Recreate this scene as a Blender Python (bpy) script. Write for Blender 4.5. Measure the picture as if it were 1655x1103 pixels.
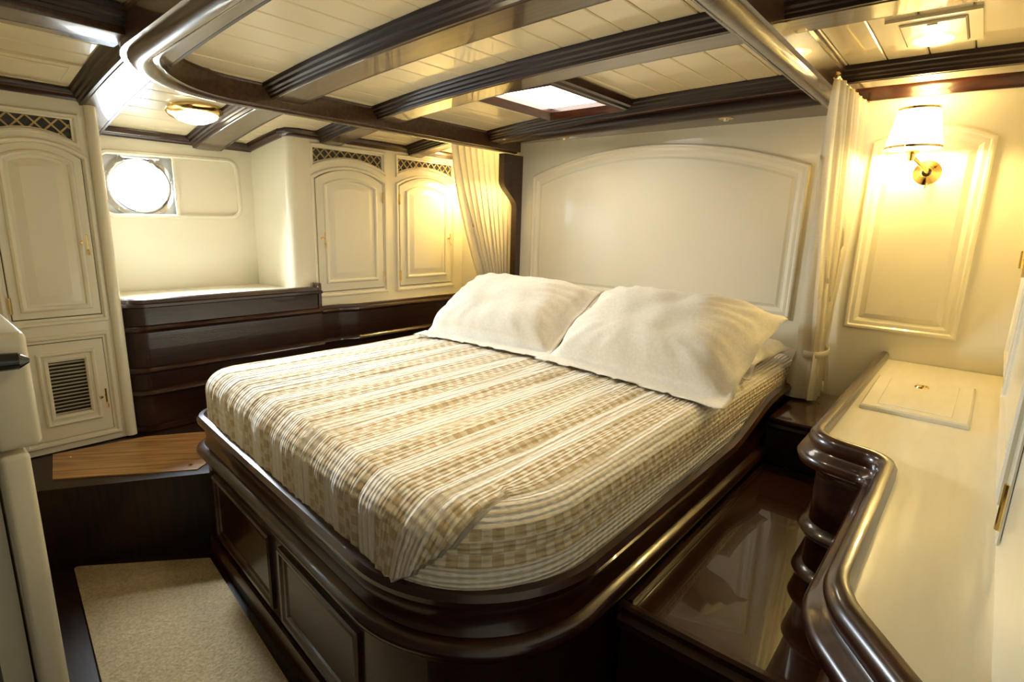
import bpy, bmesh, math, random
from mathutils import Vector, Matrix, noise
random.seed(4)
for o in list(bpy.data.objects): bpy.data.objects.remove(o)
SC = bpy.context.scene
COL = SC.collection
PI = math.pi

# ---------------------------------------------------------------- camera
def make_camera():
    yaw, pitch, roll = math.radians(-40.51), math.radians(-12.352), math.radians(1.761)
    f = Vector((math.sin(yaw)*math.cos(pitch), math.cos(yaw)*math.cos(pitch), math.sin(pitch)))
    r = Vector((math.cos(yaw), -math.sin(yaw), 0)); u = r.cross(f)
    r2 = r*math.cos(roll)+u*math.sin(roll); u2 = -r*math.sin(roll)+u*math.cos(roll)
    cd = bpy.data.cameras.new('camera'); cd.sensor_width = 36; cd.lens = 866.7/1655*36; cd.clip_start = .02
    co = bpy.data.objects.new('camera', cd); COL.objects.link(co)
    m = Matrix((r2, u2, -f)).transposed().to_4x4(); m.translation = (0, -2.75, 1.32)
    co.matrix_world = m
    SC.camera = co
make_camera()

# ---------------------------------------------------------------- world, exposure
W = bpy.data.worlds.new('world'); SC.world = W; W.use_nodes = True
bg = W.node_tree.nodes['Background']; bg.inputs[0].default_value = (1, .80, .52, 1); bg.inputs[1].default_value = .05
vs = SC.view_settings
vs.view_transform = 'Standard'; vs.look = 'None'; vs.gamma = 1; vs.use_curve_mapping = False; vs.exposure = 0.33
SKYLIGHT_W = 9.0; PORTHOLE_W = 9.0; LAMP_W = 2.8; DOME_W = 11.0; ADDED_DOME_W = 11.0

# ---------------------------------------------------------------- materials
def mat(name, col, rough=.4, metal=0, coat=0, spec=.5, coat_rough=.05):
    m = bpy.data.materials.new(name); m.use_nodes = True
    b = m.node_tree.nodes['Principled BSDF']
    b.inputs['Base Color'].default_value = (*col, 1); b.inputs['Roughness'].default_value = rough
    b.inputs['Metallic'].default_value = metal; b.inputs['Coat Weight'].default_value = coat
    b.inputs['Coat Roughness'].default_value = coat_rough; b.inputs['Specular IOR Level'].default_value = spec
    return m, m.node_tree, b
def nd(nt, t, **k):
    n = nt.nodes.new(t)
    for a, v in k.items():
        if a.startswith('i'):
            n.inputs[int(a[1:])].default_value = v
        else: setattr(n, a, v)
    return n
def noise_col(nt, b, c1, c2, scale, stretch=(1, 1, 1), detail=4, bump=0, coord='Object', dist=.01, rot=0):
    tc = nd(nt, 'ShaderNodeTexCoord'); mp = nd(nt, 'ShaderNodeMapping'); mp.inputs['Scale'].default_value = stretch
    if rot:
        vr = nd(nt, 'ShaderNodeVectorRotate'); vr.rotation_type = 'Z_AXIS'; vr.inputs['Angle'].default_value = rot
        nt.links.new(tc.outputs[coord], vr.inputs['Vector']); nt.links.new(vr.outputs[0], mp.inputs[0])
    else: nt.links.new(tc.outputs[coord], mp.inputs[0])
    nz = nd(nt, 'ShaderNodeTexNoise'); nz.inputs['Scale'].default_value = scale; nz.inputs['Detail'].default_value = detail
    nt.links.new(mp.outputs[0], nz.inputs['Vector'])
    rp = nd(nt, 'ShaderNodeValToRGB'); rp.color_ramp.elements[0].position = .35; rp.color_ramp.elements[1].position = .65
    rp.color_ramp.elements[0].color = (*c1, 1); rp.color_ramp.elements[1].color = (*c2, 1)
    nt.links.new(nz.outputs['Fac'], rp.inputs[0]); nt.links.new(rp.outputs[0], b.inputs['Base Color'])
    if bump:
        bp = nd(nt, 'ShaderNodeBump'); bp.inputs['Strength'].default_value = bump; bp.inputs['Distance'].default_value = dist
        nt.links.new(nz.outputs['Fac'], bp.inputs['Height']); nt.links.new(bp.outputs[0], b.inputs['Normal'])
    return nz
def soft_bump(nt, b, scale, strength, dist=.01):
    tc = nd(nt, 'ShaderNodeTexCoord'); nz = nd(nt, 'ShaderNodeTexNoise'); nz.inputs['Scale'].default_value = scale
    nt.links.new(tc.outputs['Object'], nz.inputs['Vector'])
    bp = nd(nt, 'ShaderNodeBump'); bp.inputs['Strength'].default_value = strength; bp.inputs['Distance'].default_value = dist
    nt.links.new(nz.outputs['Fac'], bp.inputs['Height']); nt.links.new(bp.outputs[0], b.inputs['Normal'])
M = {}
m, nt, b = mat('white_gloss_paint', (.86, .80, .66), .24, coat=.25); noise_col(nt, b, (.83, .765, .59), (.85, .785, .615), 3); soft_bump(nt, b, 5, .06, .01); M['white'] = m
m, nt, b = mat('ceiling_paint', (.84, .77, .63), .3, coat=.65, coat_rough=.03); noise_col(nt, b, (.81, .685, .435), (.83, .71, .465), 4); soft_bump(nt, b, 4, .05, .01); M['ceil'] = m
m, nt, b = mat('counter_laminate', (.86, .82, .7), .2, coat=.2); noise_col(nt, b, (.87, .80, .62), (.90, .84, .67), 6, (8, 1, 1)); M['counter'] = m
m, nt, b = mat('mahogany_varnish', (.05, .014, .006), .28, coat=.6, coat_rough=.03); noise_col(nt, b, (.018, .0042, .0014), (.046, .0112, .0034), 5, (3, 3, 14), 6); M['mahog'] = m
m, nt, b = mat('mahogany_beam', (.06, .02, .008), .35, coat=1, coat_rough=.03); noise_col(nt, b, (.040, .015, .0052), (.085, .034, .011), 5, (1, 14, 14), 6); M['beam'] = m
m, nt, b = mat('mahogany_moulding', (.03, .01, .004), .38, coat=.25, coat_rough=.2); noise_col(nt, b, (.014, .0045, .002), (.03, .010, .004), 5, (1, 14, 14), 5); M['mould'] = m
m, nt, b = mat('mahogany_flat', (.05, .014, .006), .32, coat=.45, coat_rough=.03, spec=.3); noise_col(nt, b, (.015, .004, .0016), (.034, .009, .0032), 4, (22, 2, 22), 6); M['mahogflat'] = m
m, nt, b = mat('mahogany_bench', (.05, .014, .006), .2, coat=1, coat_rough=.02); noise_col(nt, b, (.022, .006, .002), (.05, .014, .005), 4, (2, 20, 20), 6); M['bench'] = m
m, nt, b = mat('dark_floor', (.03, .012, .006), .4, coat=.15, spec=.3); noise_col(nt, b, (.012, .0045, .002), (.028, .010, .004), 6, (1, 12, 1), 5); M['floor'] = m
m, nt, b = mat('teak', (.34, .17, .06), .4, coat=.2); noise_col(nt, b, (.26, .125, .04), (.55, .31, .12), 5, (1, 24, 1), 5, rot=math.radians(-53)); M['teak'] = m
m, nt, b = mat('polished_brass', (.85, .62, .25), .12, 1); noise_col(nt, b, (.80, .57, .22), (.88, .66, .30), 20); M['brass'] = m
m, nt, b = mat('chrome', (.8, .8, .82), .12, 1); noise_col(nt, b, (.74, .74, .76), (.82, .82, .84), 20); M['chrome'] = m
m, nt, b = mat('black_plastic', (.01, .01, .012), .2, coat=.5); noise_col(nt, b, (.008, .008, .01), (.013, .013, .015), 20); M['black'] = m
m, nt, b = mat('dark_cloth_backing', (.05, .055, .06), .8); noise_col(nt, b, (.04, .045, .05), (.065, .07, .075), 60); M['backing'] = m
m, nt, b = mat('lattice_gold', (.5, .36, .14), .3, .3); noise_col(nt, b, (.45, .32, .12), (.55, .4, .17), 30); M['lattice'] = m
m, nt, b = mat('carpet_wool', (.52, .44, .31), .95, spec=.1); noise_col(nt, b, (.34, .25, .135), (.46, .35, .20), 130, detail=3, bump=.8, dist=.006); M['carpet'] = m
m, nt, b = mat('pillow_cotton', (.80, .75, .66), .85, spec=.2)
noise_col(nt, b, (.76, .685, .55), (.82, .75, .62), 90, bump=.25, dist=.002); b.inputs['Sheen Weight'].default_value = .15; M['pillow'] = m
m, nt, b = mat('sheer_curtain', (.85, .78, .62), .9, spec=.1)
nz = noise_col(nt, b, (.78, .71, .56), (.86, .80, .66), 60, (1, 1, 6), bump=.2, dist=.002)
tr = nd(nt, 'ShaderNodeBsdfTranslucent'); tr.inputs[0].default_value = (.92, .85, .68, 1)
mx = nd(nt, 'ShaderNodeMixShader'); mx.inputs[0].default_value = .45
nt.links.new(b.outputs[0], mx.inputs[1]); nt.links.new(tr.outputs[0], mx.inputs[2])
nt.links.new(mx.outputs[0], nt.nodes['Material Output'].inputs[0]); M['curtain'] = m
def emis(name, col, st, mixdiff=True):
    m, nt, b = mat(name, col, .4)
    noise_col(nt, b, tuple(c*.97 for c in col), col, 8)
    b.inputs['Emission Color'].default_value = (*col, 1); b.inputs['Emission Strength'].default_value = st
    return m
M['skypane'] = emis('hatch_pane_daylight', (1, .93, .80), SKYLIGHT_W)
M['portpane'] = emis('porthole_glass_daylight', (.82, .92, 1), PORTHOLE_W)
M['domelens'] = emis('lamp_lens_lit', (1, .88, .66), DOME_W)
M['addedlens'] = emis('added_lamp_lens_lit', (1, .83, .52), ADDED_DOME_W)  # glowing lens of the added, unseen lamp above the bed
M['shade'] = emis('lamp_shade_lit', (1, .86, .55), LAMP_W)
m, nt, b = mat('white_liner', (.9, .9, .9), .4); noise_col(nt, b, (.88, .88, .88), (.92, .92, .92), 5); M['liner'] = m

# woven striped coverlet, driven by the cloth's own UVs (u across, v along)
m, nt, b = mat('woven_coverlet', (.7, .6, .45), .85, spec=.15); b.inputs['Sheen Weight'].default_value = .2
L = nt.links.new
uv = nd(nt, 'ShaderNodeUVMap'); uv.uv_map = 'UVMap'
sep = nd(nt, 'ShaderNodeSeparateXYZ'); L(uv.outputs[0], sep.inputs[0])
def mth(op, a, b_=None, c=None):
    n = nd(nt, 'ShaderNodeMath', operation=op)
    for i, v in enumerate((a, b_, c)):
        if v is None: continue
        if isinstance(v, (int, float)): n.inputs[i].default_value = v
        else: L(v, n.inputs[i])
    return n.outputs[0]
S_, T_ = sep.outputs[0], sep.outputs[1]
P = .16
fs = mth('FRACT', mth('DIVIDE', S_, P))
rp = nd(nt, 'ShaderNodeValToRGB'); rp.color_ramp.interpolation = 'CONSTANT'
cr = rp.color_ramp
W0, C0, T0, T1 = (.93, .85, .71, 1), (.85, .74, .55, 1), (.63, .48, .275, 1), (.76, .635, .425, 1)
stops = [(0, W0), (.10, C0), (.13, W0), (.23, T1), (.26, W0), (.38, C0), (.42, T0), (.57, C0), (.60, T0), (.75, C0), (.78, T0), (.93, C0)]
while len(cr.elements) > 1: cr.elements.remove(cr.elements[0])
cr.elements[0].position = 0; cr.elements[0].color = stops[0][1]
for p_, c_ in stops[1:]:
    e = cr.elements.new(p_); e.color = c_
L(fs, rp.inputs[0])
def band(a, b_): return mth('MULTIPLY', mth('GREATER_THAN', fs, a), mth('LESS_THAN', fs, b_))
cm = mth('ADD', mth('ADD', band(.42, .57), band(.60, .75)), band(.78, .93))
tt = mth('FRACT', mth('ADD', mth('DIVIDE', T_, .043), mth('MULTIPLY', band(.585, .765), .5)))
sq = mth('LESS_THAN', tt, .46)
fac = mth('MULTIPLY', mth('GREATER_THAN', cm, .2), sq)
mixc = nd(nt, 'ShaderNodeMix', data_type='RGBA'); L(fac, mixc.inputs[0]); L(rp.outputs[0], mixc.inputs[6]); mixc.inputs[7].default_value = (.80, .685, .485, 1)
L(mixc.outputs[2], b.inputs['Base Color'])
rib = mth('SINE', mth('MULTIPLY', S_, 2*PI/.0131))
wf = mth('SINE', mth('MULTIPLY', T_, 2*PI/.0235))
tcn = nd(nt, 'ShaderNodeTexNoise'); tcn.inputs['Scale'].default_value = 26; tcn.inputs['Detail'].default_value = 3
mpv = nd(nt, 'ShaderNodeMapping'); mpv.inputs['Scale'].default_value = (3.2, .8, 1); L(uv.outputs[0], mpv.inputs[0]); L(mpv.outputs[0], tcn.inputs['Vector'])
hh = mth('ADD', mth('ADD', mth('MULTIPLY', rib, .35), mth('MULTIPLY', wf, .22)), mth('MULTIPLY', tcn.outputs['Fac'], 2.2))
bp = nd(nt, 'ShaderNodeBump'); bp.inputs['Strength'].default_value = .9; bp.inputs['Distance'].default_value = .005
L(hh, bp.inputs['Height']); L(bp.outputs[0], b.inputs['Normal'])
M['coverlet'] = m

# ---------------------------------------------------------------- helpers
def fin(name, bm, mt, parent=None, ang=35, recalc=True):
    if recalc: bmesh.ops.recalc_face_normals(bm, faces=bm.faces)
    me = bpy.data.meshes.new(name); bm.to_mesh(me); bm.free()
    me.polygons.foreach_set('use_smooth', [True]*len(me.polygons))
    me.set_sharp_from_angle(angle=math.radians(ang))
    o = bpy.data.objects.new(name, me); COL.objects.link(o)
    o.data.materials.append(M[mt] if isinstance(mt, str) else mt)
    if parent is not None: adopt(o, parent)
    return o
def adopt(o, parent):
    o.parent = parent
    if parent.type == 'EMPTY': o.matrix_parent_inverse = Matrix.Translation(parent.location).inverted()
def share(name, src, parent, mtx):
    o = src.copy(); o.name = name; COL.objects.link(o); adopt(o, parent); o.matrix_basis = mtx
    return o
def tag(o, label=None, cat=None, group=None, kind=None):
    if label: o['label'] = label
    if cat: o['category'] = cat
    if group: o['group'] = group
    if kind: o['kind'] = kind
    return o
def thing(name, label, cat, loc, group=None, kind=None):
    o = bpy.data.objects.new(name, None); COL.objects.link(o); o.location = loc; o.empty_display_size = .05
    return tag(o, label, cat, group, kind)
def bx(bm, a, b, bev=0, seg=2):
    v = [bm.verts.new((x, y, z)) for x in (a[0], b[0]) for y in (a[1], b[1]) for z in (a[2], b[2])]
    fs = [bm.faces.new([v[i] for i in f]) for f in ((0, 1, 3, 2), (4, 6, 7, 5), (0, 4, 5, 1), (2, 3, 7, 6), (0, 2, 6, 4), (1, 5, 7, 3))]
    if bev:
        es = set(e for f in fs for e in f.edges)
        bmesh.ops.bevel(bm, geom=list(es), offset=bev, segments=seg, affect='EDGES', profile=.5)
    return bm
def box(name, a, b, mt, parent=None, bev=0, seg=2):
    return fin(name, bx(bmesh.new(), a, b, bev, seg), mt, parent)
def frame(o, u, v, n):
    o, u, v, n = Vector(o), Vector(u), Vector(v), Vector(n)
    return lambda a, b, c=0: o+u*a+v*b+n*c
XY = frame((0, 0, 0), (1, 0, 0), (0, 1, 0), (0, 0, 1))
def normals(path, closed):
    n = len(path); out = []
    for i in range(n):
        def d(a, b):
            v = Vector((path[b][0]-path[a][0], path[b][1]-path[a][1]))
            return v.normalized() if v.length > 1e-9 else Vector((1, 0))
        if closed: d0, d1 = d(i-1, i), d(i, (i+1) % n)
        else:
            d0 = d(i-1, i) if i > 0 else d(0, 1)
            d1 = d(i, i+1) if i < n-1 else d0
        n0, n1 = Vector((d0.y, -d0.x)), Vector((d1.y, -d1.x))
        h = n0+n1
        h = h.normalized() if h.length > 1e-6 else n0
        c = max(.3, h.dot(n0))
        out.append(h/c)
    return out
def offset(path, a, closed=True):
    if hasattr(path, 'ins'): return path.ins(-a)
    return [(p[0]+q.x*a, p[1]+q.y*a) for p, q in zip(path, normals(path, closed))]
def fillet(pts, rad, closed=False, seg=8):
    out = []; n = len(pts)
    for i, p in enumerate(pts):
        r = rad[i] if isinstance(rad, (list, tuple)) else rad
        if (not closed and i in (0, n-1)) or r <= 0: out.append(tuple(p)); continue
        p = Vector(p); a = Vector(pts[i-1])-p; c = Vector(pts[(i+1) % n])-p
        ang = a.angle(c); t = min(r/math.tan(ang/2), a.length*.49, c.length*.49); r = t*math.tan(ang/2)
        p0, p1 = p+a.normalized()*t, p+c.normalized()*t
        ctr = p+(a.normalized()+c.normalized()).normalized()*(r/math.sin(ang/2))
        a0 = math.atan2(p0.y-ctr.y, p0.x-ctr.x); a1 = math.atan2(p1.y-ctr.y, p1.x-ctr.x)
        da = (a1-a0+PI) % (2*PI)-PI
        for k in range(seg+1):
            th = a0+da*k/seg; out.append((ctr.x+r*math.cos(th), ctr.y+r*math.sin(th)))
    return out
def dense(path, step):
    out = [path[0]]
    for a, b in zip(path, path[1:]):
        l = math.dist(a, b); k = max(1, int(l/step))
        for i in range(1, k+1): out.append((a[0]+(b[0]-a[0])*i/k, a[1]+(b[1]-a[1])*i/k))
    return out
def sweep(bm, path, prof, fr=XY, closed=False, prof_closed=False, cap=True, shift=None):
    """a>0 in prof is to the right of travel (outside of a counter-clockwise loop)."""
    ns = normals(path, closed); rows = []
    if closed and hasattr(path, 'ins'):
        cols = [offset(path, a) for a, b in prof]
        rows = [[bm.verts.new(fr(c[i][0], c[i][1], b)) for c, (a, b) in zip(cols, prof)] for i in range(len(path))]
        ns = []
    for p, q in zip(path, ns):
        row = []
        for a, b in prof:
            dz = shift(p, b) if shift else 0
            row.append(bm.verts.new(fr(p[0]+q.x*a, p[1]+q.y*a, b+dz)))
        rows.append(row)
    n = len(rows); k = len(prof)
    for i in range(n if closed else n-1):
        r0, r1 = rows[i], rows[(i+1) % n]
        for j in range(k if prof_closed else k-1):
            jj = (j+1) % k
            bm.faces.new((r0[j], r1[j], r1[jj], r0[jj]))
    if cap and not closed and prof_closed:
        for r in (rows[0], rows[-1]): bm.faces.new(r)
    return bm
def plate(bm, loops, fr, n0, n1):
    """solid plate between heights n0 and n1 bounded by loops[0] with the other loops as holes"""
    for h in (n0, n1):
        es = []
        for lp in loops:
            vs_ = [bm.verts.new(fr(u, v, h)) for u, v in lp]
            es += [bm.edges.new((vs_[i], vs_[(i+1) % len(vs_)])) for i in range(len(vs_))]
        bmesh.ops.triangle_fill(bm, edges=es, use_beauty=True, use_dissolve=False)
    for lp in loops:
        for i in range(len(lp)):
            a, b = lp[i], lp[(i+1) % len(lp)]
            bm.faces.new([bm.verts.new(fr(*p)) for p in ((*a, n0), (*b, n0), (*b, n1), (*a, n1))])
    bmesh.ops.remove_doubles(bm, verts=bm.verts, dist=1e-5)
    return bm
def stepped(bm, loop, steps, fr):
    """raised panel: loop inset step by step (inset, height), closed by a flat field"""
    rows = []
    for ins, h in steps:
        rows.append([bm.verts.new(fr(u, v, h)) for u, v in offset(loop, -ins)])
    for r0, r1 in zip(rows, rows[1:]):
        for i in range(len(r0)):
            j = (i+1) % len(r0); bm.faces.new((r0[i], r0[j], r1[j], r1[i]))
    bm.faces.new(rows[-1])
    return bm
class Loop(list):
    pass
def arch(u0, u1, v0, vs_, vp, seg=14):
    pts = [(u0, v0), (u1, v0), (u1, vs_)]; c = (u1-u0)/2; h = vp-vs_; R = (c*c+h*h)/(2*h); um = (u0+u1)/2
    a = math.asin(min(1, c/R))
    for i in range(1, seg):
        th = a-2*a*i/seg; pts.append((um+R*math.sin(th), vp-R+R*math.cos(th)))
    pts.append((u0, vs_)); lp = Loop(pts)
    def ins(i):
        c2 = c-i; R2 = R-i; vc = vp-R
        return arch(u0+i, u1-i, v0+i, vc+math.sqrt(R2*R2-c2*c2), vp-i, seg)
    lp.ins = ins
    return lp
def rect(u0, u1, v0, v1): return [(u0, v0), (u1, v0), (u1, v1), (u0, v1)]
def tube(bm, pts, r, seg=10, close_ends=True):
    pts = [Vector(p) for p in pts]; rows = []; n = len(pts); up = Vector((0, 0, 1)); prev = None
    for i, p in enumerate(pts):
        d = (pts[min(i+1, n-1)]-pts[max(i-1, 0)]).normalized()
        if prev is None:
            s = d.cross(up)
            if s.length < 1e-3: s = d.cross(Vector((1, 0, 0)))
        else: s = prev-d*prev.dot(d)
        s.normalize(); prev = s; t = s.cross(d)
        rr = r[i] if isinstance(r, (list, tuple)) else r
        rows.append([bm.verts.new(p+(s*math.cos(2*PI*k/seg)+t*math.sin(2*PI*k/seg))*rr) for k in range(seg)])
    for a, b in zip(rows, rows[1:]):
        for k in range(seg): bm.faces.new((a[k], a[(k+1) % seg], b[(k+1) % seg], b[k]))
    if close_ends: bm.faces.new(rows[0]); bm.faces.new(rows[-1])
    return bm
def lathe(bm, prof, fr, seg=28, close=True):
    """prof (radius, height) turned about the frame's n axis"""
    rows = []
    for r, h in prof:
        rows.append([bm.verts.new(fr(r*math.cos(2*PI*k/seg), r*math.sin(2*PI*k/seg), h)) for k in range(seg)] if r > 1e-6 else [bm.verts.new(fr(0, 0, h))])
    for a, b in zip(rows, rows[1:]):
        for k in range(seg):
            kk = (k+1) % seg
            if len(a) == 1 and len(b) == 1: continue
            if len(a) == 1: bm.faces.new((a[0], b[k], b[kk]))
            elif len(b) == 1: bm.faces.new((a[k], a[kk], b[0]))
            else: bm.faces.new((a[k], a[kk], b[kk], b[k]))
    return bm

HEAD = frame((0, 0, 0), (1, 0, 0), (0, 0, 1), (0, -1, 0))
def faceX(x): return frame((x, 0, 0), (0, 1, 0), (0, 0, 1), (1, 0, 0))

# deck camber: height of the beam soffits over x
def soff(x):
    d = abs(x+.5); return 1.868-.019*d*d-.0015*d**4
BD = .055

# ================================================================= SETTING
floor = tag(box('floor', (-3.35, -3.6, -.06), (.3, .06, 0), 'floor'), 'dark varnished cabin sole under the carpet', None, None, 'structure')

# raised side deck with diagonal riser
bm = bmesh.new()
plate(bm, [[(-2.16, -2.02), (-2.16, -.02), (-3.18, -.02), (-3.18, -2.58), (-2.46, -2.58), (-2.44, -2.50)]], XY, 0, .32)
fin('platform', bm, 'floor', floor)
# teak hatch let into the platform
hat = thing('floor_hatch', 'teak strip floor hatch let into the dark raised step by the bed', 'floor hatch', (-2.5, -2.2, .32))
hp = [(-2.515, -2.455), (-2.225, -2.055), (-2.30, -1.955), (-2.60, -1.86), (-2.735, -2.09), (-2.785, -2.41)]
# clip parallel strips of the hatch polygon
def clip_strip(poly, d, lo, hi):
    def cut(ps, s, lim):
        out = []
        for i in range(len(ps)):
            a, b_ = ps[i], ps[(i+1) % len(ps)]
            da, db = s*(a[0]*d[0]+a[1]*d[1]-lim), s*(b_[0]*d[0]+b_[1]*d[1]-lim)
            if da >= 0: out.append(a)
            if da*db < 0:
                t = da/(da-db); out.append((a[0]+(b_[0]-a[0])*t, a[1]+(b_[1]-a[1])*t))
        return out
    return cut(cut(poly, 1, lo), -1, hi) if len(poly) > 2 else []
dv = Vector((-.80, .60)); vals = [p[0]*dv.x+p[1]*dv.y for p in hp]
lo = min(vals); k = 0
while lo < max(vals):
    ps = clip_strip(hp, dv, lo, min(lo+.0355, max(vals)))
    if len(ps) > 2:
        bm = bmesh.new(); plate(bm, [ps], XY, .319, .3245); fin('plank', bm, 'teak', hat)
    lo += .0365
for q in ((-2.70, -2.37), (-2.28, -2.06)):
    bm = bmesh.new(); lathe(bm, [(0, .003), (.008, .003), (.010, .0015), (.010, -.001)], frame((*q, .3245), (1, 0, 0), (0, 1, 0), (0, 0, 1)), 14); fin('lifting_ring', bm, 'brass', hat)

cp = [(-2.385, -2.452), (-2.08, -2.088), (-1.3, -2.165), (-.75, -2.22), (-.75, -2.60), (-1.71, -2.517)]
bm = bmesh.new(); plate(bm, [fillet(cp, .01, True, 3)], XY, .0, .012)
tag(fin('carpet', bm, 'carpet'), 'beige wool carpet on the low floor at the foot of the bed', 'carpet')

# head wall with planted arch mouldings
wall_head = tag(box('wall_head', (-3.35, 0, -.05), (.3, .08, 2.05), 'white'), 'white painted wall behind the bed with arched panels', None, None, 'structure')
PM = [(0, 0), (0, .010), (-.006, .016), (-.014, .016), (-.020, .010), (-.034, .010), (-.044, .004), (-.05, 0)]
def arch_moulding(name, parent, fr, lp, prof=PM, mt='white'):
    bm = bmesh.new(); sweep(bm, lp, prof, fr, closed=True, prof_closed=False); return fin(name, bm, mt, parent, 25)
arch_moulding('headboard_moulding', wall_head, HEAD, arch(-2.21, -.632, .915, 1.615, 1.752, 28))
arch_moulding('panel_moulding', wall_head, HEAD, arch(-.412, -.022, .918, 1.69, 1.742))
arch_moulding('panel_moulding', wall_head, HEAD, arch(-2.70, -2.45, .915, 1.62, 1.67))
bm = bmesh.new(); stepped(bm, arch(-2.15, -.692, .97, 1.565, 1.69, 28), [(0, 0), (.012, .005), (.03, .005)], HEAD); fin('headboard_field', bm, 'white', wall_head, 20)
bm = bmesh.new(); stepped(bm, arch(-.36, -.074, .965, 1.65, 1.69), [(0, 0), (.022, .010), (.03, .010)], HEAD); fin('panel_field', bm, 'white', wall_head, 20)

# hull side with the long rounded window recess
FL = faceX(-3.2)
hole = fillet([(-2.03, 1.305), (-1.405, 1.315), (-1.41, 1.605), (-2.03, 1.59)], .045, True, 6)
bm = bmesh.new(); plate(bm, [rect(-2.25, -1.29, .2, 1.95), hole], FL, -.03, 0)
wall_left = tag(fin('wall_left', bm, 'white'), 'white hull side wall with a long rounded window recess', None, None, 'structure')
bm = bmesh.new(); sweep(bm, hole, [(-.004, -.03), (-.004, .004), (.003, .009), (.014, .007), (.018, 0)], FL, closed=True); fin('recess_trim', bm, 'white', wall_left, 25)
bm = bmesh.new(); plate(bm, [fillet(rect(-1.715, -1.395, 1.29, 1.63), .03, True, 5)], FL, -.028, -.012); fin('sliding_panel', bm, 'white', wall_left)
bm = bmesh.new(); bx(bm, (-3.208, -1.722, 1.30), (-3.196, -1.705, 1.61), .003); fin('panel_edge', bm, 'white', wall_left)
# porthole
WX = frame((-3.262, -1.858, 1.447), (0, 1, 0), (0, 0, 1), (1, 0, 0))
win = thing('window_1', 'round bolted porthole glaring with daylight in the hull recess', None, (-3.27, -1.858, 1.32), None, 'structure')
def circ(r, n=40): return [(r*math.cos(2*PI*i/n), r*math.sin(2*PI*i/n)) for i in range(n)]
bm = bmesh.new(); plate(bm, [rect(-.35, .2, -.17, .19), circ(.124)], WX, -.02, -.01); fin('hull_plate', bm, 'liner', win)
bm = bmesh.new(); plate(bm, [circ(.124)], WX, -.018, -.014); fin('glass', bm, 'portpane', win)
bm = bmesh.new(); sweep(bm, circ(.124), [(0, -.012), (0, .012), (.006, .016), (.012, .012), (.014, .004), (.034, .004), (.038, -.01)], WX, closed=True); fin('flange', bm, 'chrome', win)
bm0 = None
for i in range(10):
    th = 2*PI*(i+.4)/10; c = (.148*math.cos(th), .148*math.sin(th))
    if bm0 is None:
        bm = bmesh.new(); lathe(bm, [(0, .009), (.005, .009), (.007, .006), (.007, .003)], frame((0, 0, 0), (0, 1, 0), (0, 0, 1), (1, 0, 0)), 8)
        bm0 = fin('bolt', bm, 'chrome', win); bm0.matrix_basis = Matrix.Translation(WX(*c))
    else: share('bolt', bm0, win, Matrix.Translation(WX(*c)))
bm = bmesh.new(); tube(bm, [WX(-.075, .14, .02), WX(.09, .14, .02)], .008); bx(bm, WX(-.085, .115, -.01), WX(-.065, .15, .022)); bx(bm, WX(.045, .115, -.01), WX(.065, .15, .022)); fin('hinge', bm, 'chrome', win)
bm = bmesh.new(); tube(bm, [WX(.075, .125, .012), WX(.072, .165, .02)], .006, 8); fin('dog_bolt', bm, 'chrome', win)

pl = bpy.data.lights.new('porthole_daylight', 'AREA'); pl.shape = 'DISK'; pl.size = .20; pl.energy = 24; pl.color = (.78, .90, 1); pl.spread = math.radians(100)
po = bpy.data.objects.new('porthole_daylight', pl); COL.objects.link(po); po.location = (-3.262, -1.858, 1.447); po.rotation_euler = Vector((-.85, -.12, .42)).to_track_quat('Z', 'Y').to_euler(); adopt(po, win)
# partition between the hull recess and the cabinets (rounded corner)
bm = bmesh.new()
pp = fillet([(-3.22, -1.325), (-2.845, -1.285), (-2.845, -1.16), (-3.22, -1.16)], [0, .045, 0, 0], True, 10)
plate(bm, [pp], XY, .3, 1.9)
tag(fin('wall_recess', bm, 'white'), 'white return wall with rounded corner beside the window recess', None, None, 'structure')

# right side wall
RW = frame((.14, 0, 0), Vector((-.0245, -1, 0)).normalized(), (0, 0, 1), Vector((-1, .0245, 0)).normalized())
bm = bmesh.new(); plate(bm, [rect(-.05, 3.5, -.05, 2.05)], RW, -.06, 0)
wall_right = tag(fin('wall_right', bm, 'white'), 'white side wall above the long counter', None, None, 'structure')
# front bulkhead beside the doorway
bm = bmesh.new(); plate(bm, [rect(-3.3, -1.56, 0, 2.0)], frame((0, -2.66, 0), (1, 0, 0), (0, 0, 1), (0, 1, 0)), -.05, 0)
wall_front = tag(fin('wall_front', bm, 'white'), 'white bulkhead beside the doorway', None, None, 'structure')

# ceiling deck, planks, beams
SK = (-1.79, -1.40, -.93, -.40)   # skylight opening x0 x1 y0 y1
def strip_solid(bm, xs, y0, y1, z0, z1):
    rows = [[bm.verts.new((x, y, soff(x)+z)) for y, z in ((y0, z0), (y1, z0), (y1, z1), (y0, z1))] for x in xs]
    for a, b_ in zip(rows, rows[1:]):
        for k in range(4): bm.faces.new((a[k], b_[k], b_[(k+1) % 4], a[(k+1) % 4]))
    bm.faces.new(rows[0]); bm.faces.new(rows[-1]); return bm
def xr(a, b_, n): return [a+(b_-a)*i/n for i in range(n+1)]
bm = bmesh.new()
strip_solid(bm, xr(-3.35, SK[0], 10), -3.6, .08, BD+.013, BD+.05)
strip_solid(bm, xr(SK[1], .3, 10), -3.6, .08, BD+.013, BD+.05)
strip_solid(bm, xr(SK[0], SK[1], 3), -3.6, SK[2], BD+.013, BD+.05)
strip_solid(bm, xr(SK[0], SK[1], 3), SK[3], .08, BD+.013, BD+.05)
ceiling = tag(fin('ceiling', bm, 'ceil'), 'cream glossy plank ceiling crossed by mahogany beams', None, None, 'structure')
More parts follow.
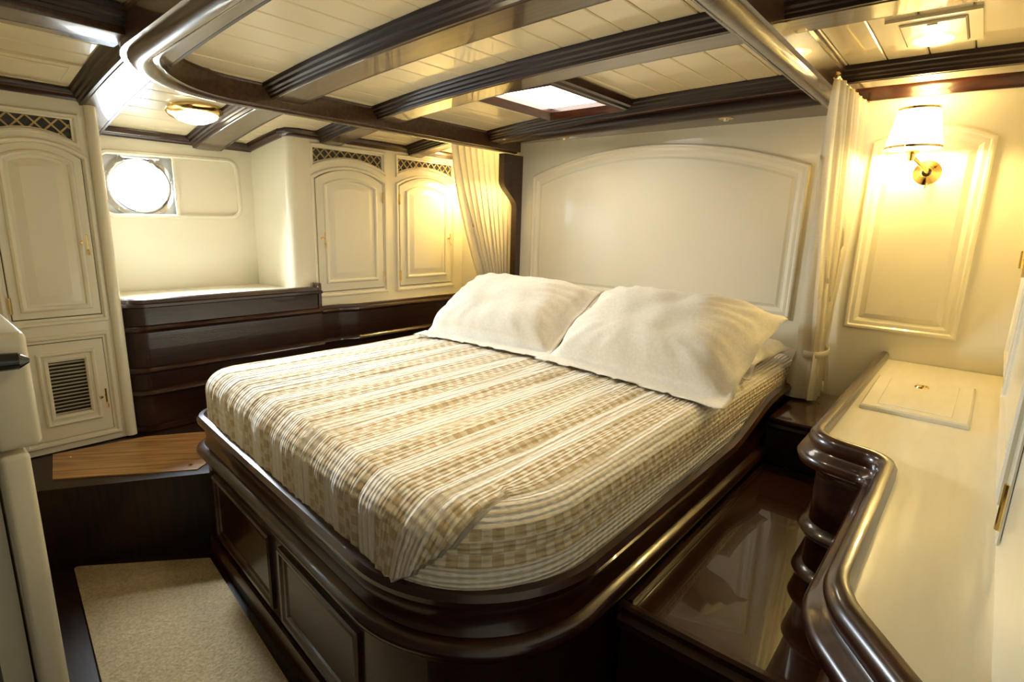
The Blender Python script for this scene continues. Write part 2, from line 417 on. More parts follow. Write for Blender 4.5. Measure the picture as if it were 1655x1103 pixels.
def plank(x0, x1, y0, y1):
    bm = bmesh.new(); g = .0018; c = .0026; t = .012
    pr = [(x0+g, t), (x0+g, c), (x0+g+c*1.4, 0), (x1-g-c*1.4, 0), (x1-g, c), (x1-g, t)]
    rows = [[bm.verts.new((x, y, soff(x)+BD+z)) for x, z in pr] for y in (y0, y1)]
    for k in range(len(pr)):
        kk = (k+1) % len(pr); bm.faces.new((rows[0][k], rows[0][kk], rows[1][kk], rows[1][k]))
    bm.faces.new(rows[0]); bm.faces.new(rows[1])
    fin('plank', bm, 'ceil', ceiling, 20)
x = -3.24
edges = []
while x < .2: edges.append(x); x += .12
edges.append(.2)
for a, b_ in zip(edges, edges[1:]):
    if b_ <= SK[0] or a >= SK[1]: plank(a, b_, -3.0, 0)
    else:
        plank(a, b_, -3.0, SK[2]); plank(a, b_, SK[3], 0)
        if a < SK[0]-.01: plank(a, SK[0], SK[2], SK[3])
        if b_ > SK[1]+.01: plank(SK[1], b_, SK[2], SK[3])
MP = [(0, .002), (.010, .002), (.012, .012), (.018, .015), (.020, .022), (.028, .027), (.031, .037), (.040, .041), (.044, .050), (.044, .0545), (0, .0545)]
def prof_x(bm, xs, pr, zoff=0):
    rows = [[bm.verts.new((x, y, soff(x)+z+zoff)) for y, z in pr] for x in xs]
    for a, b_ in zip(rows, rows[1:]):
        for k in range(len(pr)): bm.faces.new((a[k], b_[k], b_[(k+1) % len(pr)], a[(k+1) % len(pr)]))
    bm.faces.new(rows[0]); bm.faces.new(rows[-1]); return bm
for y0, y1, xa, xb in ((-2.15, -2.03, -3.19, .16), (-1.61, -1.49, -3.19, .13), (-1.09, -.98, -2.84, .15), (-.30, -.20, -2.30, .16), (-.48, -.39, -2.84, -2.42)):
    xs = xr(xa, xb, 26 if xb-xa > 1 else 5)
    bm = bmesh.new(); prof_x(bm, xs, [(y0, .004), (y0+.004, 0), (y1-.004, 0), (y1, .004), (y1, BD+.005), (y0, BD+.005)])
    be = fin('beam', bm, 'beam', ceiling)
    bm = bmesh.new(); prof_x(bm, xs, [(y0-a, z) for a, z in MP]); fin('beam_moulding', bm, 'mould', be, 30)
    bm = bmesh.new(); prof_x(bm, xs, [(y1+a, z) for a, z in MP]); fin('beam_moulding', bm, 'mould', be, 30)
# fore-and-aft carlin from the canopy corner towards the doorway
bm = bmesh.new()
for xa, xb in ((-2.10, -1.93),):
    bx(bm, (xa, -3.0, soff(-2)-.01), (xb, -2.20, soff(-2)+BD+.01), .004)
cb = fin('beam', bm, 'beam', ceiling)
for s, x0 in ((1, -1.93), (-1, -2.10)):
    bm = bmesh.new(); sweep(bm, [(x0, -3.0), (x0, -2.2)][::(1 if s > 0 else -1)], [(a, soff(-2)+.008+z*.9) for a, z in MP], XY, prof_closed=True); fin('beam_moulding', bm, 'mould', cb, 30)

# skylight
sk = thing('window_2', 'square skylight well in the plank ceiling, blown out white with daylight', None, (-1.61, -.73, 1.9), None, 'structure')
zc = soff(-1.6)
bm = bmesh.new(); plate(bm, [rect(SK[0]-.03, SK[1]+.03, SK[2]-.03, SK[3]+.03), rect(SK[0], SK[1], SK[2], SK[3])], XY, zc+.05, 2.0); fin('well_liner', bm, 'liner', sk)
for ya, yb in ((SK[2], (SK[2]+SK[3])/2-.002), ((SK[2]+SK[3])/2+.002, SK[3])):
    bm = bmesh.new(); plate(bm, [rect(SK[0], SK[1], ya, yb)], XY, zc+.062, zc+.072); fin('hatch_pane', bm, 'skypane', sk)
bm = bmesh.new(); bx(bm, (SK[0]-.03, SK[2]-.03, 2.0), (SK[1]+.03, SK[3]+.03, 2.02)); fin('hatch_lid', bm, 'liner', sk)
bm = bmesh.new(); sweep(bm, rect(SK[0], SK[1], SK[2], SK[3]), [(-.004, zc+.06), (-.004, zc+.040), (.004, zc+.030), (.016, zc+.012), (.022, zc+.008), (.026, zc+.014), (.034, zc+.018), (.038, zc+.028), (.048, zc+.034), (.052, zc+.06)], XY, closed=True); fin('skylight_frame', bm, 'mahog', sk, 25)

# cornice trims
def trim(i, pts, inward, h=.04, w=.03, mt='mahog'):
    bm = bmesh.new(); d = Vector((0, 0, 0)) if isinstance(inward, list) else Vector(inward); rows = []
    pr = [(0, 0), (w*.35, 0), (w*.5, h*.25), (w*.85, h*.45), (w, h*.75), (w, h), (0, h)]
    for k, p in enumerate(pts):
        p = Vector(p); dd = d if not isinstance(inward, list) else Vector(inward[k])
        rows.append([bm.verts.new(p+dd*a+Vector((0, 0, z))) for a, z in pr])
    for a, b_ in zip(rows, rows[1:]):
        for k in range(len(pr)): bm.faces.new((a[k], b_[k], b_[(k+1) % len(pr)], a[(k+1) % len(pr)]))
    bm.faces.new(rows[0]); bm.faces.new(rows[-1])
    return tag(fin('trim_%d' % i, bm, mt, None, 30), 'mahogany cornice where wall meets the plank ceiling', None, None, 'structure')
zt = lambda x: soff(x)+BD-.038
trim(1, [(-2.80, -2.66, zt(-2.8)-.002), (-2.80, -2.12, zt(-2.8)-.002)], (1, 0, 0))
trim(2, [(-3.2, -2.1, zt(-3.2)), (-3.2, -1.32, zt(-3.2))], (1, 0, 0))
trim(3, [(x_, -1.325+(x_+3.22)*.1067, zt(x_)) for x_ in xr(-3.19, -2.89, 5)], (.1, -1, 0))
s7 = .7071
trim(4, [(-2.89, -1.29, zt(-2.87)), (-2.86, -1.275, zt(-2.85)), (-2.847, -1.245, zt(-2.85)), (-2.847, -1.09, zt(-2.85)), (-2.847, 0, zt(-2.85))], [Vector((.1, -1, 0)), Vector((s7, -s7, 0)), Vector((1, 0, 0)), Vector((1, 0, 0)), Vector((1, 0, 0))])
trim(5, [(x_, 0, zt(x_)-.0) for x_ in xr(-2.84, -2.40, 5)], (0, -1, 0))
trim(6, [(x_, 0, soff(x_)-.012) for x_ in xr(-.52, .16, 6)], (0, -1, 0), h=.066, w=.035)
# panel vents on the ceiling
def ceiling_panel(name, label, x0, x1, y0, y1):
    xm = (x0+x1)/2; z = soff(xm)+BD; sl = (soff(x1)-soff(x0))/(x1-x0)
    fr = frame((xm, (y0+y1)/2, z), Vector((1, 0, sl)).normalized(), (0, -1, 0), (0, 0, -1))
    hw, hl = (x1-x0)/2, (y1-y0)/2
    t = thing(name, label, 'ceiling panel', (xm, (y0+y1)/2, z))
    bm = bmesh.new(); plate(bm, [rect(-hw, hw, -hl, hl), rect(-hw+.03, hw-.03, -hl+.03, hl-.03)], fr, -.004, .010); fin('panel_frame', bm, 'ceil', t)
    bm = bmesh.new(); stepped(bm, rect(-hw+.032, hw-.032, -hl+.032, hl-.032), [(0, 0), (0, .012), (.004, .016), (.01, .016)], fr); fin('panel_lid', bm, 'ceil', t, 20)
    bm = bmesh.new(); bx(bm, fr(-.012, hl-.05, .015), fr(.012, hl-.043, .019)); fin('latch', bm, 'ceil', t)
ceiling_panel('access_panel', 'cream square access panel on the ceiling above the wall lamp by the counter', -.318, -.10, -.77, -.475)
ceiling_panel('access_panel', 'long cream access panel on the ceiling above the louvred wardrobe', -2.71, -2.50, -2.62, -2.20)

# ================================================================= CANOPY
can = thing('bed_canopy', 'dark mahogany canopy ring with a rounded corner hung under the beams over the bed', 'bed canopy', (-1.4, -1.1, 1.75))
def zring(x): return 1.75+(x+2.36)/(2.36-.53)*.055
rp_ = dense(fillet([(-2.36, -.02), (-2.36, -2.165), (-.545, -2.165), (-.545, -.02)], [0, .42, .42, 0], False, 16), .12)
bm = bmesh.new(); sweep(bm, rp_, [(-.05, .026), (.05, .026), (.05, .10), (.058, .105), (.058, .115), (-.058, .115), (-.058, .105), (-.05, .10)], XY, prof_closed=True, shift=lambda p, b_: min(zring(p[0]), soff(p[0])-.048)); fin('canopy_board', bm, 'beam', can, 30)
bm = bmesh.new(); sweep(bm, rp_, [(.036*math.cos(t), .036+.036*math.sin(t)) for t in [2*PI*k/14 for k in range(14)]], XY, prof_closed=True, shift=lambda p, b_: zring(p[0])); fin('canopy_rail', bm, 'beam', can, 40)
# head pelmet with its round rail
bm = bmesh.new()
xs = xr(-2.31, -.58, 10)
def zp(x): return 1.782+(x+2.31)/1.73*.036
rows = [[bm.verts.new(p) for p in ((x, -.002, 1.817), (x, -.215, zp(x)+.022), (x, -.215, zp(x)+.062), (x, -.002, 1.875))] for x in xs]
for a, b_ in zip(rows, rows[1:]):
    for k in range(4): bm.faces.new((a[k], b_[k], b_[(k+1) % 4], a[(k+1) % 4]))
bm.faces.new(rows[0]); bm.faces.new(rows[-1]); fin('pelmet', bm, 'beam', can)
bm = bmesh.new(); tube(bm, [(x, -.22, zp(x)+.034) for x in xs], .034, 14); fin('pelmet_rail', bm, 'mould', can)
prof = [(0, .325), (-.045, .325), (-.05, 1.42)]+[(-.05-.13*(.5-.5*math.cos(PI*k/8)), 1.42+.16*k/8) for k in range(1, 9)]+[(-.18, 1.74), (0, 1.74)]
bm = bmesh.new(); plate(bm, [prof], faceX(-2.325), -.022, .022)
tag(fin('canopy_post', bm, 'mahog'), 'dark mahogany canopy post with scrolled bracket on the porthole side of the bed', 'post')
bm = bmesh.new(); plate(bm, [rect(-.032, 0, .605, 1.80)], faceX(-.535), -.012, .012)
tag(fin('canopy_post', bm, 'mahog'), 'dark mahogany canopy post hidden behind the tied curtain by the counter', 'post')
def spot(x, y):
    z = 1.817+(-y/.215)*(zp(x)+.022-1.817)
    t = thing('spotlight', 'small chrome eyeball spotlight in the canopy pelmet over the %s pillow' % ('canopy post' if x < -1.5 else 'lamp side'), 'spotlight', (x, y, z))
    fr = frame((x, y, z), (1, 0, 0), (0, -1, 0), (0, 0, -1))
    bm = bmesh.new(); lathe(bm, [(.034, -.004), (.034, .003), (.026, .006), (.022, .003), (.020, -.002)], fr, 20); fin('bezel', bm, 'brass', t)
    bm = bmesh.new(); lathe(bm, [(0, .014), (.010, .0135), (.015, .008), (.0195, .001)], fr, 16); fin('lens', bm, 'chrome', t)
    return t
a = spot(-1.94, -.075); a['label'] = 'small eyeball spotlight in the canopy pelmet nearer the dark canopy post'
a = spot(-.99, -.12); a['label'] = 'small eyeball spotlight in the canopy pelmet nearer the tied curtain by the counter'

# ================================================================= BED
FOOT0, FOOT1 = Vector((-2.2, -2.05)), Vector((-.555, -2.178))
bed = thing('bed', 'built-in mahogany double bed base with rounded foot and framed panels', 'bed', (-1.4, -1.1, 0))
bp_ = dense(fillet([(-2.2, -.01), tuple(FOOT0), tuple(FOOT1), (-.555, -.01)], [0, .11, .36, 0], False, 18), .08)
def rise(p, b_):
    if p[0] > -.7 and b_ > .5:
        t = min(1, max(0, (p[1]+.92)/.5)); return .085*t*t*(3-2*t)
    return 0
bm = bmesh.new()
sweep(bm, bp_, [(-.03, .30), (-.03, .555), (-.022, .572), (-.006, .582), (.010, .578), (.019, .565), (.016, .551), (.004, .542), (-.004, .525), (-.008, .49), (.0, .468)], XY, shift=rise); fin('top_rail', bm, 'mahog', bed, 40)
bm = bmesh.new()
lowp = [p for p in bp_]
sweep(bm, lowp, [(-.004, .466), (.014, .462), (.026, .452), (.029, .441), (.025, .430), (.012, .422), (.004, .418), (.001, .405), (-.006, .395)], XY); fin('middle_rail', bm, 'mahog', bed, 40)
bm = bmesh.new(); sweep(bm, bp_, [(-.006, .40), (-.006, .02), (-.05, .02)], XY); fin('base_board', bm, 'mahogflat', bed)
bm = bmesh.new(); sweep(bm, bp_, [(-.004, .075), (.006, .075), (.012, .062), (.012, .002), (-.02, .002)], XY); fin('plinth', bm, 'mahog', bed)
bm = bmesh.new(); plate(bm, [offset(bp_, -.045, False)], XY, .40, .50); fin('slat_base', bm, 'mahogflat', bed)
fd = (FOOT1-FOOT0).normalized(); FF = frame((FOOT0.x, FOOT0.y, 0), (fd.x, fd.y, 0), (0, 0, 1), (fd.y, -fd.x, 0))
for u0, u1 in ((.16, .70), (.77, 1.24)):
    lp = rect(u0, u1, .11, .365)
    bm = bmesh.new(); sweep(bm, lp, [(0, -.006), (0, .004), (-.006, .009), (-.014, .007), (-.02, .001), (-.03, -.001), (-.034, -.006)], FF, closed=True); pmo = fin('panel_moulding', bm, 'mahog', bed, 25)
    bm = bmesh.new(); stepped(bm, rect(u0+.034, u1-.034, .144, .331), [(0, -.006), (.006, -.004), (.012, -.004)], FF); fin('panel', bm, 'mahogflat', bed, 20)

# mattress coverlet (cloth draped over and tucked inside the rail)
bm = bmesh.new(); uvl = bm.loops.layers.uv.new('UVMap')
X0, X1, Y0, Y1, R_ = -2.178, -.576, -2.042, -.015, .07
ZT, DROP = .752, .235
cor = {(-1): (X0+.13, Y0+.13, .06), (1): (X1-.33, Y0+.33, .26)}
ix0, ix1, iy0 = X0+R_, X1-R_, Y0+R_
st = .0125
nx = int((X1-X0+2*(DROP-R_))/st); ny = int((Y1-Y0+(DROP-R_))/st)
sx0, sx1, ty0 = ix0-DROP, ix1+DROP, iy0-DROP
grid = {}; uvs = {}
def yshear(x, y):
    yf = FOOT0.y+(x-FOOT0.x)*(fd.y/fd.x); return y*(-yf/2.05)
for i in range(nx+1):
    for j in range(ny+1):
        s = sx0+(sx1-sx0)*i/nx; t = ty0+(Y1-ty0)*j/ny
        side = 0; q = None
        for sg, (cx_, cy_, rr) in cor.items():
            if (s-cx_)*sg > 0 and t < cy_:
                v = Vector((s-cx_, t-cy_)); l = v.length; side = sg
                q = Vector((s, t)) if l <= rr else Vector((cx_, cy_))+v*(rr/l); cc = (cx_, cy_, rr); break
        if q is None: q = Vector((min(max(s, ix0), ix1), max(t, iy0)))
        dvec = Vector((s, t))-q; d = dvec.length; n = dvec/d if d > 1e-9 else Vector((0, 0))
        d = min(d, DROP); a = d/R_
        if a < PI/2: p2 = q+n*R_*math.sin(a); z = ZT-R_*(1-math.cos(a))
        else: p2 = q+n*R_; z = ZT-R_-(d-R_*PI/2)
        us, ut = s, t; fold = 0
        if side == 1:
            v = Vector((s-cc[0], t-cc[1])); ang = math.degrees(math.atan2(v.x, -v.y)); dr = min(1, max(0, d/DROP))
            lim = 58-46*dr
            if v.length > .22:
                w = min(1, (v.length-.22)/.06)
                if ang > lim:
                    us = s*(1-w)+(cc[0]+v.length)*w
                    ut = t*(1-w)+(cc[1]-(PI/2-math.radians(ang))*.30)*w
                elif lim-ang < 26 and d > .01: fold = .012*(1-(lim-ang)/26)*min(1, d/.04)
        # soft unevenness and puckers running along the stripes
        tw = noise.noise(Vector((us*3.0, ut*1.1, 3)))*.010+noise.noise(Vector((us*24, ut*2.2, 7)))*.0062+noise.noise(Vector((us*50, ut*4, 1)))*.0036
        tw += .0032*math.sin(us*2*PI/.042)*(.6+.4*noise.noise(Vector((us*5, ut*5, 0))))
        cl = math.sin(min(1, max(0, (s-X0)/(X1-X0)))*PI)*.012
        P3 = Vector((p2.x, p2.y, z+cl*(1 if d < .01 else max(0, 1-d/.05))))
        nrm = Vector((n.x*math.sin(min(a, PI/2)), n.y*math.sin(min(a, PI/2)), math.cos(min(a, PI/2))))
        P3 += nrm*(tw+fold)
        P3.y = yshear(P3.x, P3.y)
        grid[i, j] = bm.verts.new(P3); uvs[i, j] = (us, ut)
for i in range(nx):
    for j in range(ny):
        ks = ((i, j), (i+1, j), (i+1, j+1), (i, j+1)); pts = [grid[k].co for k in ks]
        if (pts[0]-pts[2]).length < 1e-4 or (pts[1]-pts[3]).length < 1e-4: continue
        f = bm.faces.new([grid[k] for k in ks])
        for lp, k in zip(f.loops, ks): lp[uvl].uv = uvs[k]
cov = fin('coverlet', bm, 'coverlet', None, 180, recalc=False)
tag(cov, 'cream and tan striped woven coverlet tucked over the mattress', 'bedspread')

# pillows
def pillow(name, label, c, w, h, th, rx, rz, ry=0, seed=0, flange=.045, n=44, droop=0, ear=None):
    bm = bmesh.new(); rot = Matrix.Rotation(rz, 3, 'Z') @ Matrix.Rotation(rx, 3, 'X') @ Matrix.Rotation(ry, 3, 'Y'); c = Vector(c)
    vt = {}
    for sg in (1, -1):
        for i in range(n+1):
            for j in range(n+1):
                u = -1+2*i/n; v = -1+2*j/n
                bi = max(0, 1-abs(u)/(1-(.5 if u > 0 and rx > 0 else .3)*2*flange/w)); bj = max(0, 1-abs(v)/(1-(1 if v < 0 else .2)*2*flange/h))
                t = (1-(1-bi)**3.4)**.5*(1-(1-bj)**3.2)**.5 if bi > 0 and bj > 0 else 0
                pinch = 1-.05*(1-abs(v)**2)*abs(u)**3; pin2 = 1-.06*(1-abs(u)**2)*abs(v)**3
                x, y = u*w/2*pinch, v*h/2*pin2
                z = sg*(th/2*t*(1.15 if sg > 0 else .85)+.003)
                e = max(abs(u), abs(v))
                wr = noise.noise(Vector((x*9+seed, y*9, sg*2)))*.016*t**.5
                rad = math.atan2(v, u); cr_ = (abs(u*v))**.8
                wr += math.sin(rad*26+seed+3*noise.noise(Vector((x*5, y*5, seed))))*.011*cr_*t**.3*(1 if t > 0 else 0)
                if t <= 0 or e > .86: z += .007*math.sin(x*38+seed)*math.sin(y*31+seed)*(1 if e > .88 else .5)
                z += wr*sg
                z -= droop*max(0, -v-.2)**2
                if ear and u > 0 and v > 0: z += ear*(u*v)**4
                k = (sg, i, j)
                if sg < 0 and (i in (0, n) or j in (0, n)): vt[k] = vt[1, i, j]; continue
                P_ = c+rot @ Vector((x, y, z))
                ve = 1-2*flange/h
                if v < -ve:
                    Pe = c+rot @ Vector((x, -ve*h/2*pin2, -droop*(ve-.2)**2)); k_ = (-v-ve)/(1-ve)
                    out = Matrix.Rotation(rz, 3, 'Z') @ Vector((0, -1, 0))
                    zf = ZT+.008+.014*math.sin(PI*min(1, max(0, (Pe.x-X0)/(X1-X0))))+.012*(1-k_)+.008*noise.noise(Vector((x*14, seed*3.1, k_)))*k_
                    P_ = Pe+out*(flange*k_*1.25); P_.z = Pe.z*(1-min(1, k_*3))+zf*min(1, k_*3)+sg*.003
                zmin = ZT+.012+.012*math.sin(PI*min(1, max(0, (P_.x-X0)/(X1-X0))))
                if P_.z < zmin: P_.z = zmin+(.004*(sg+1)) 
                vt[k] = bm.verts.new(P_)
    for sg in (1, -1):
        for i in range(n):
            for j in range(n):
                vs_ = [vt[sg, i, j], vt[sg, i+1, j], vt[sg, i+1, j+1], vt[sg, i, j+1]]
                bm.faces.new(vs_ if sg > 0 else vs_[::-1])
    return tag(fin(name, bm, 'pillow', None, 180), label, 'pillow', None)
R = math.radians
pillow('pillow', 'flat cream pillow under the plump one on the canopy post side', (-1.74, -.42, .815), .74, .50, .11, R(0), R(2), seed=5)
pillow('pillow', 'flat cream pillow peeking out under the plump one on the curtain and counter side', (-.93, -.40, .815), .72, .50, .11, R(0), R(-3), seed=9)
pillow('pillow', 'plump cream pillow with flanged hem on the canopy post side', (-1.70, -.80, .885), .78, .55, .22, R(29), R(4), seed=1, droop=.05, flange=.075)
pillow('pillow', 'plump cream pillow with flanged hem on the curtain and counter side', (-.915, -.80, .89), .80, .57, .23, R(28), R(-3), seed=3, droop=.05, ear=-.03, flange=.075)

# ================================================================= cabinet doors, lattices
HND = []
def handle(parent, fr, u, v):
    bm = bmesh.new()
    lathe(bm, [(0, .022), (.006, .021), (.008, .017), (.005, .012), (.006, .003), (.008, 0)], frame(fr(u, v, 0), fr(1, 0, 0)-fr(0, 0, 0), fr(0, 1, 0)-fr(0, 0, 0), fr(0, 0, 1)-fr(0, 0, 0)), 12)
    for s in (-1, 1): pass
    a, b_ = fr(u+.016, v-.034, .001), fr(u+.024, v+.034, .006)
    bx(bm, [min(p, q) for p, q in zip(a, b_)], [max(p, q) for p, q in zip(a, b_)], .0015, 1)
    tube(bm, [fr(u+.02, v-.03, .004), fr(u+.02, v-.034, .016), fr(u+.02, v-.05, .018)], .004, 8)
    fin('handle', bm, 'brass', parent)
def hinge(parent, fr, u, v):
    bm = bmesh.new(); tube(bm, [fr(u, v-.032, .006), fr(u, v+.032, .006)], .005, 10); a, b_ = fr(u-.006, v-.03, .0005), fr(u+.006, v+.03, .003)
    bx(bm, [min(p, q) for p, q in zip(a, b_)], [max(p, q) for p, q in zip(a, b_)])
    fin('hinge', bm, 'brass', parent)
def arched_door(parent, fr, u0, u1, v0, vs_, vp, hside, label=None):
    lp = arch(u0, u1, v0, vs_, vp)
    bm = bmesh.new(); stepped(bm, lp, [(0, -.014), (0, .002), (.003, .005), (.006, .005)], fr); d = fin('door', bm, 'white', parent, 25)
    ins = (u1-u0)*.115
    lp2 = offset(lp, -ins)
    bm = bmesh.new(); sweep(bm, lp2, [(.006, .004), (.004, .011), (-.003, .015), (-.009, .013), (-.013, .009), (-.016, .004)], fr, closed=True); fin('door_moulding', bm, 'white', d, 30)
    lp3 = offset(lp, -ins-.02)
    bm = bmesh.new(); stepped(bm, lp3, [(0, .0035), (.006, .005), (.034, .015), (.037, .015)], fr); fin('raised_panel', bm, 'white', d, 20)
    return d
def lattice(parent, fr, u0, u1, vt_, vs_, vp, pitch=.05):
    """opening: flat top vt_, arched bottom (vs_ at the ends, vp in the middle)"""
    bot = arch(u0, u1, vs_-1, vs_, vp)[2:]          # right to left
    def low(u):
        c = (u1-u0)/2; h = vp-vs_; Rr = (c*c+h*h)/(2*h); um = (u0+u1)/2
        return vp-Rr+math.sqrt(max(0, Rr*Rr-(u-um)**2))
    loop = [(u0, vt_)]+bot[::-1]+[(u1, vt_)]
    bm = bmesh.new(); plate(bm, [loop], fr, -.02, -.012); bk = fin('grille_backing', bm, 'backing', parent)
    for sg in (1, -1):
        k = u0-.3
        while k < u1+.3:
            inside = []
            for i in range(121):
                v = vs_+(vt_-vs_)*i/120; u = k+sg*(v-vs_)*.95
                if u0 <= u <= u1 and low(u) <= v <= vt_: inside.append((u, v))
            if len(inside) > 6:
                a, b_ = inside[0], inside[-1]; d = Vector((b_[0]-a[0], b_[1]-a[1])); n_ = Vector((-d.y, d.x)).normalized()*.003
                o_ = -.012 if sg > 0 else -.009
                bm = bmesh.new(); plate(bm, [[(a[0]+n_.x, a[1]+n_.y), (a[0]-n_.x, a[1]-n_.y), (b_[0]-n_.x, b_[1]-n_.y), (b_[0]+n_.x, b_[1]+n_.y)]], fr, o_, o_+.003)
                fin('lattice_slat', bm, 'lattice', bk)
            k += pitch
    return loop[::-1] if False else loop
def latloop(u0, u1, vt_, vs_, vp): return [(u0, vt_)]+arch(u0, u1, vs_-1, vs_, vp)[2:][::-1]+[(u1, vt_)]

# --- two-door wall cabinet beside the bed
cab = thing('wall_cabinet', 'white two-door wall cabinet with arched doors and gold lattice grilles', 'cabinet', (-2.9, -.62, .8))
FC = faceX(-2.85)
doors = ((-1.135, -.69), (-.56, -.112))
holes = []
for u0, u1 in doors:
    holes.append(arch(u0-.004, u1+.004, .897, 1.533, 1.597)); holes.append(latloop(u0-.004, u1+.002, 1.695, 1.617, 1.662))
bm = bmesh.new(); plate(bm, [rect(-1.26, -.001, .79, 1.80)]+holes, FC, -.022, 0); fin('face_frame', bm, 'white', cab)
bm = bmesh.new(); plate(bm, [rect(-1.26, -.001, .79, 1.80)], FC, -.035, -.024); fin('carcase_back', bm, 'backing', cab)
for (u0, u1), hs in zip(doors, (1, -1)):
    d = arched_door(cab, FC, u0, u1, .901, 1.53, 1.593, hs)
    hu = u1 if hs > 0 else u0
    hinge(d, FC, hu, 1.45); hinge(d, FC, hu, .968)
    handle(d, FC, (u0+.025) if hs > 0 else (u1-.035), 1.205)
    lattice(cab, FC, u0-.004, u1+.002, 1.695, 1.617, 1.662)
    arch_moulding('surround_moulding', cab, FC, arch(u0-.028, u1+.028, .868, 1.545, 1.612), [(0, 0), (0, .006), (-.005, .011), (-.013, .010), (-.018, .003), (-.019, 0)])
    lo_ = latloop(u0-.026, u1+.026, 1.72, 1.583, 1.642)
    arch_moulding('grille_moulding', cab, FC, lo_, [(0, 0), (0, .006), (-.005, .010), (-.012, .009), (-.017, .003), (-.018, 0)])

# --- wardrobe with louvred lower door
war = thing('wardrobe', 'tall white wardrobe with arched upper door and louvred lower door', 'wardrobe', (-3.0, -2.35, .32))
FWD = faceX(-2.8)
uo = [arch(-2.464, -2.176, .889, 1.523, 1.573), latloop(-2.455, -2.197, 1.667, 1.590, 1.625), rect(-2.459, -2.187, .377, .790)]
bm = bmesh.new(); plate(bm, [rect(-2.58, -2.14, .325, 1.80)]+uo, FWD, -.022, 0); fin('face_frame', bm, 'white', war)
bm = bmesh.new(); plate(bm, [rect(-2.58, -2.14, .325, 1.80)], FWD, -.035, -.024); fin('carcase_back', bm, 'backing', war)
bm = bmesh.new(); plate(bm, [fillet([(-3.19, -2.16), (-2.8, -2.16), (-2.795, -2.105), (-3.19, -2.105)], [0, 0, .035, 0], True, 8)], XY, .325, 1.80); fin('side_panel', bm, 'white', war)
bm = bmesh.new(); sweep(bm, [(-2.8, -2.14), (-2.8, -2.60)], [(0, .325), (.012, .325), (.012, .35), (0, .36)], XY); fin('plinth', bm, 'white', war)
bm = bmesh.new(); tube(bm, [(-2.797, -2.128, .33), (-2.797, -2.128, 1.79)], .022, 14); fin('corner_bead', bm, 'white', war)
d = arched_door(war, FWD, -2.461, -2.179, .893, 1.520, 1.569, 1)
handle(d, FWD, -2.215, 1.19); hinge(d, FWD, -2.461, .95); hinge(d, FWD, -2.461, 1.45)
arch_moulding('surround_moulding', war, FWD, arch(-2.49, -2.155, .86, 1.53, 1.585), [(0, 0), (0, .006), (-.005, .011), (-.013, .010), (-.018, .003), (-.019, 0)])
lattice(war, FWD, -2.455, -2.197, 1.667, 1.590, 1.625)
arch_moulding('grille_moulding', war, FWD, latloop(-2.478, -2.172, 1.69, 1.553, 1.604), [(0, 0), (0, .006), (-.005, .010), (-.012, .009), (-.017, .003), (-.018, 0)])
lv = rect(-2.378, -2.258, .480, .708)
bm = bmesh.new(); plate(bm, [rect(-2.456, -2.19, .38, .787), lv], FWD, -.014, .004); d = fin('door', bm, 'white', war)
arch_moulding('louvre_moulding', d, FWD, rect(-2.412, -2.222, .437, .748), [(0, .004), (0, .010), (-.006, .014), (-.012, .012), (-.016, .004)])
arch_moulding('louvre_moulding', d, FWD, rect(-2.392, -2.244, .463, .725), [(0, .004), (-.002, .009), (-.008, .009), (-.013, .004)])
bm = bmesh.new(); plate(bm, [lv], FWD, -.018, -.0145); fin('louvre_backing', bm, 'black', d)
s0 = None
for i in range(15):
    v = .4865+i*.0152
    if s0 is None:
        bm = bmesh.new(); plate(bm, [[(-.013, -.005), (-.011, -.006), (.004, .003), (.002, .004)]], frame((-2.8, -2.378, 0), (1, 0, 0), (0, 0, 1), (0, 1, 0)), 0, .12)
        s0 = fin('louvre_slat', bm, 'white', d); s0.matrix_basis = Matrix.Translation((0, 0, v))
    else: share('louvre_slat', s0, d, Matrix.Translation((0, 0, v)))
handle(d, FWD, -2.222, .53)
arch_moulding('surround_moulding', war, FWD, rect(-2.49, -2.16, .352, .818), [(0, 0), (0, .006), (-.005, .011), (-.013, .010), (-.018, .003), (-.019, 0)])

# --- chest under the porthole
chest = thing('chest', 'dark mahogany chest with half-round rails under the porthole', 'chest', (-2.95, -1.65, .32))
cpth = fillet([(-3.0, -2.103), (-2.785, -2.103), (-2.785, -1.165)], [0, .09, 0], False, 12)
HR = lambda z, r=.016, o=0: [(o, z-r*1.1), (o+r*.8, z-r*.75), (o+r*1.25, z), (o+r*.8, z+r*.75), (o, z+r*1.1)]
bm = bmesh.new(); sweep(bm, cpth, [(-.03, .325), (0, .325), (0, .905), (-.03, .905)], XY, prof_closed=True); fin('front_board', bm, 'mahogflat', chest)
for z in (.805, .612, .505): 
    bm = bmesh.new(); sweep(bm, cpth, HR(z), XY); fin('half_round_rail', bm, 'mahog', chest, 40)
bm = bmesh.new(); sweep(bm, cpth, [(-.018, .90), (.006, .90), (.018, .906), (.018, .918), (.006, .922), (.004, .938), (-.006, .943), (-.018, .938)], XY, prof_closed=True); fin('top_rail', bm, 'mahog', chest, 40)
bm = bmesh.new(); sweep(bm, cpth, [(0, .325), (.014, .325), (.014, .345), (0, .35)], XY); fin('plinth', bm, 'mahog', chest)
bm = bmesh.new(); bx(bm, (-2.84, -1.185, .80), (-2.775, -1.165, .962), .006); fin('end_cap', bm, 'mahog', chest)
bm = bmesh.new(); plate(bm, [offset(cpth, -.016, False)+[(-2.86, -1.18), (-2.86, -1.29), (-3.195, -1.33), (-3.195, -2.085)]], XY, .90, .930)
tag(fin('countertop', bm, 'counter'), 'white countertop on the chest under the porthole', 'countertop')

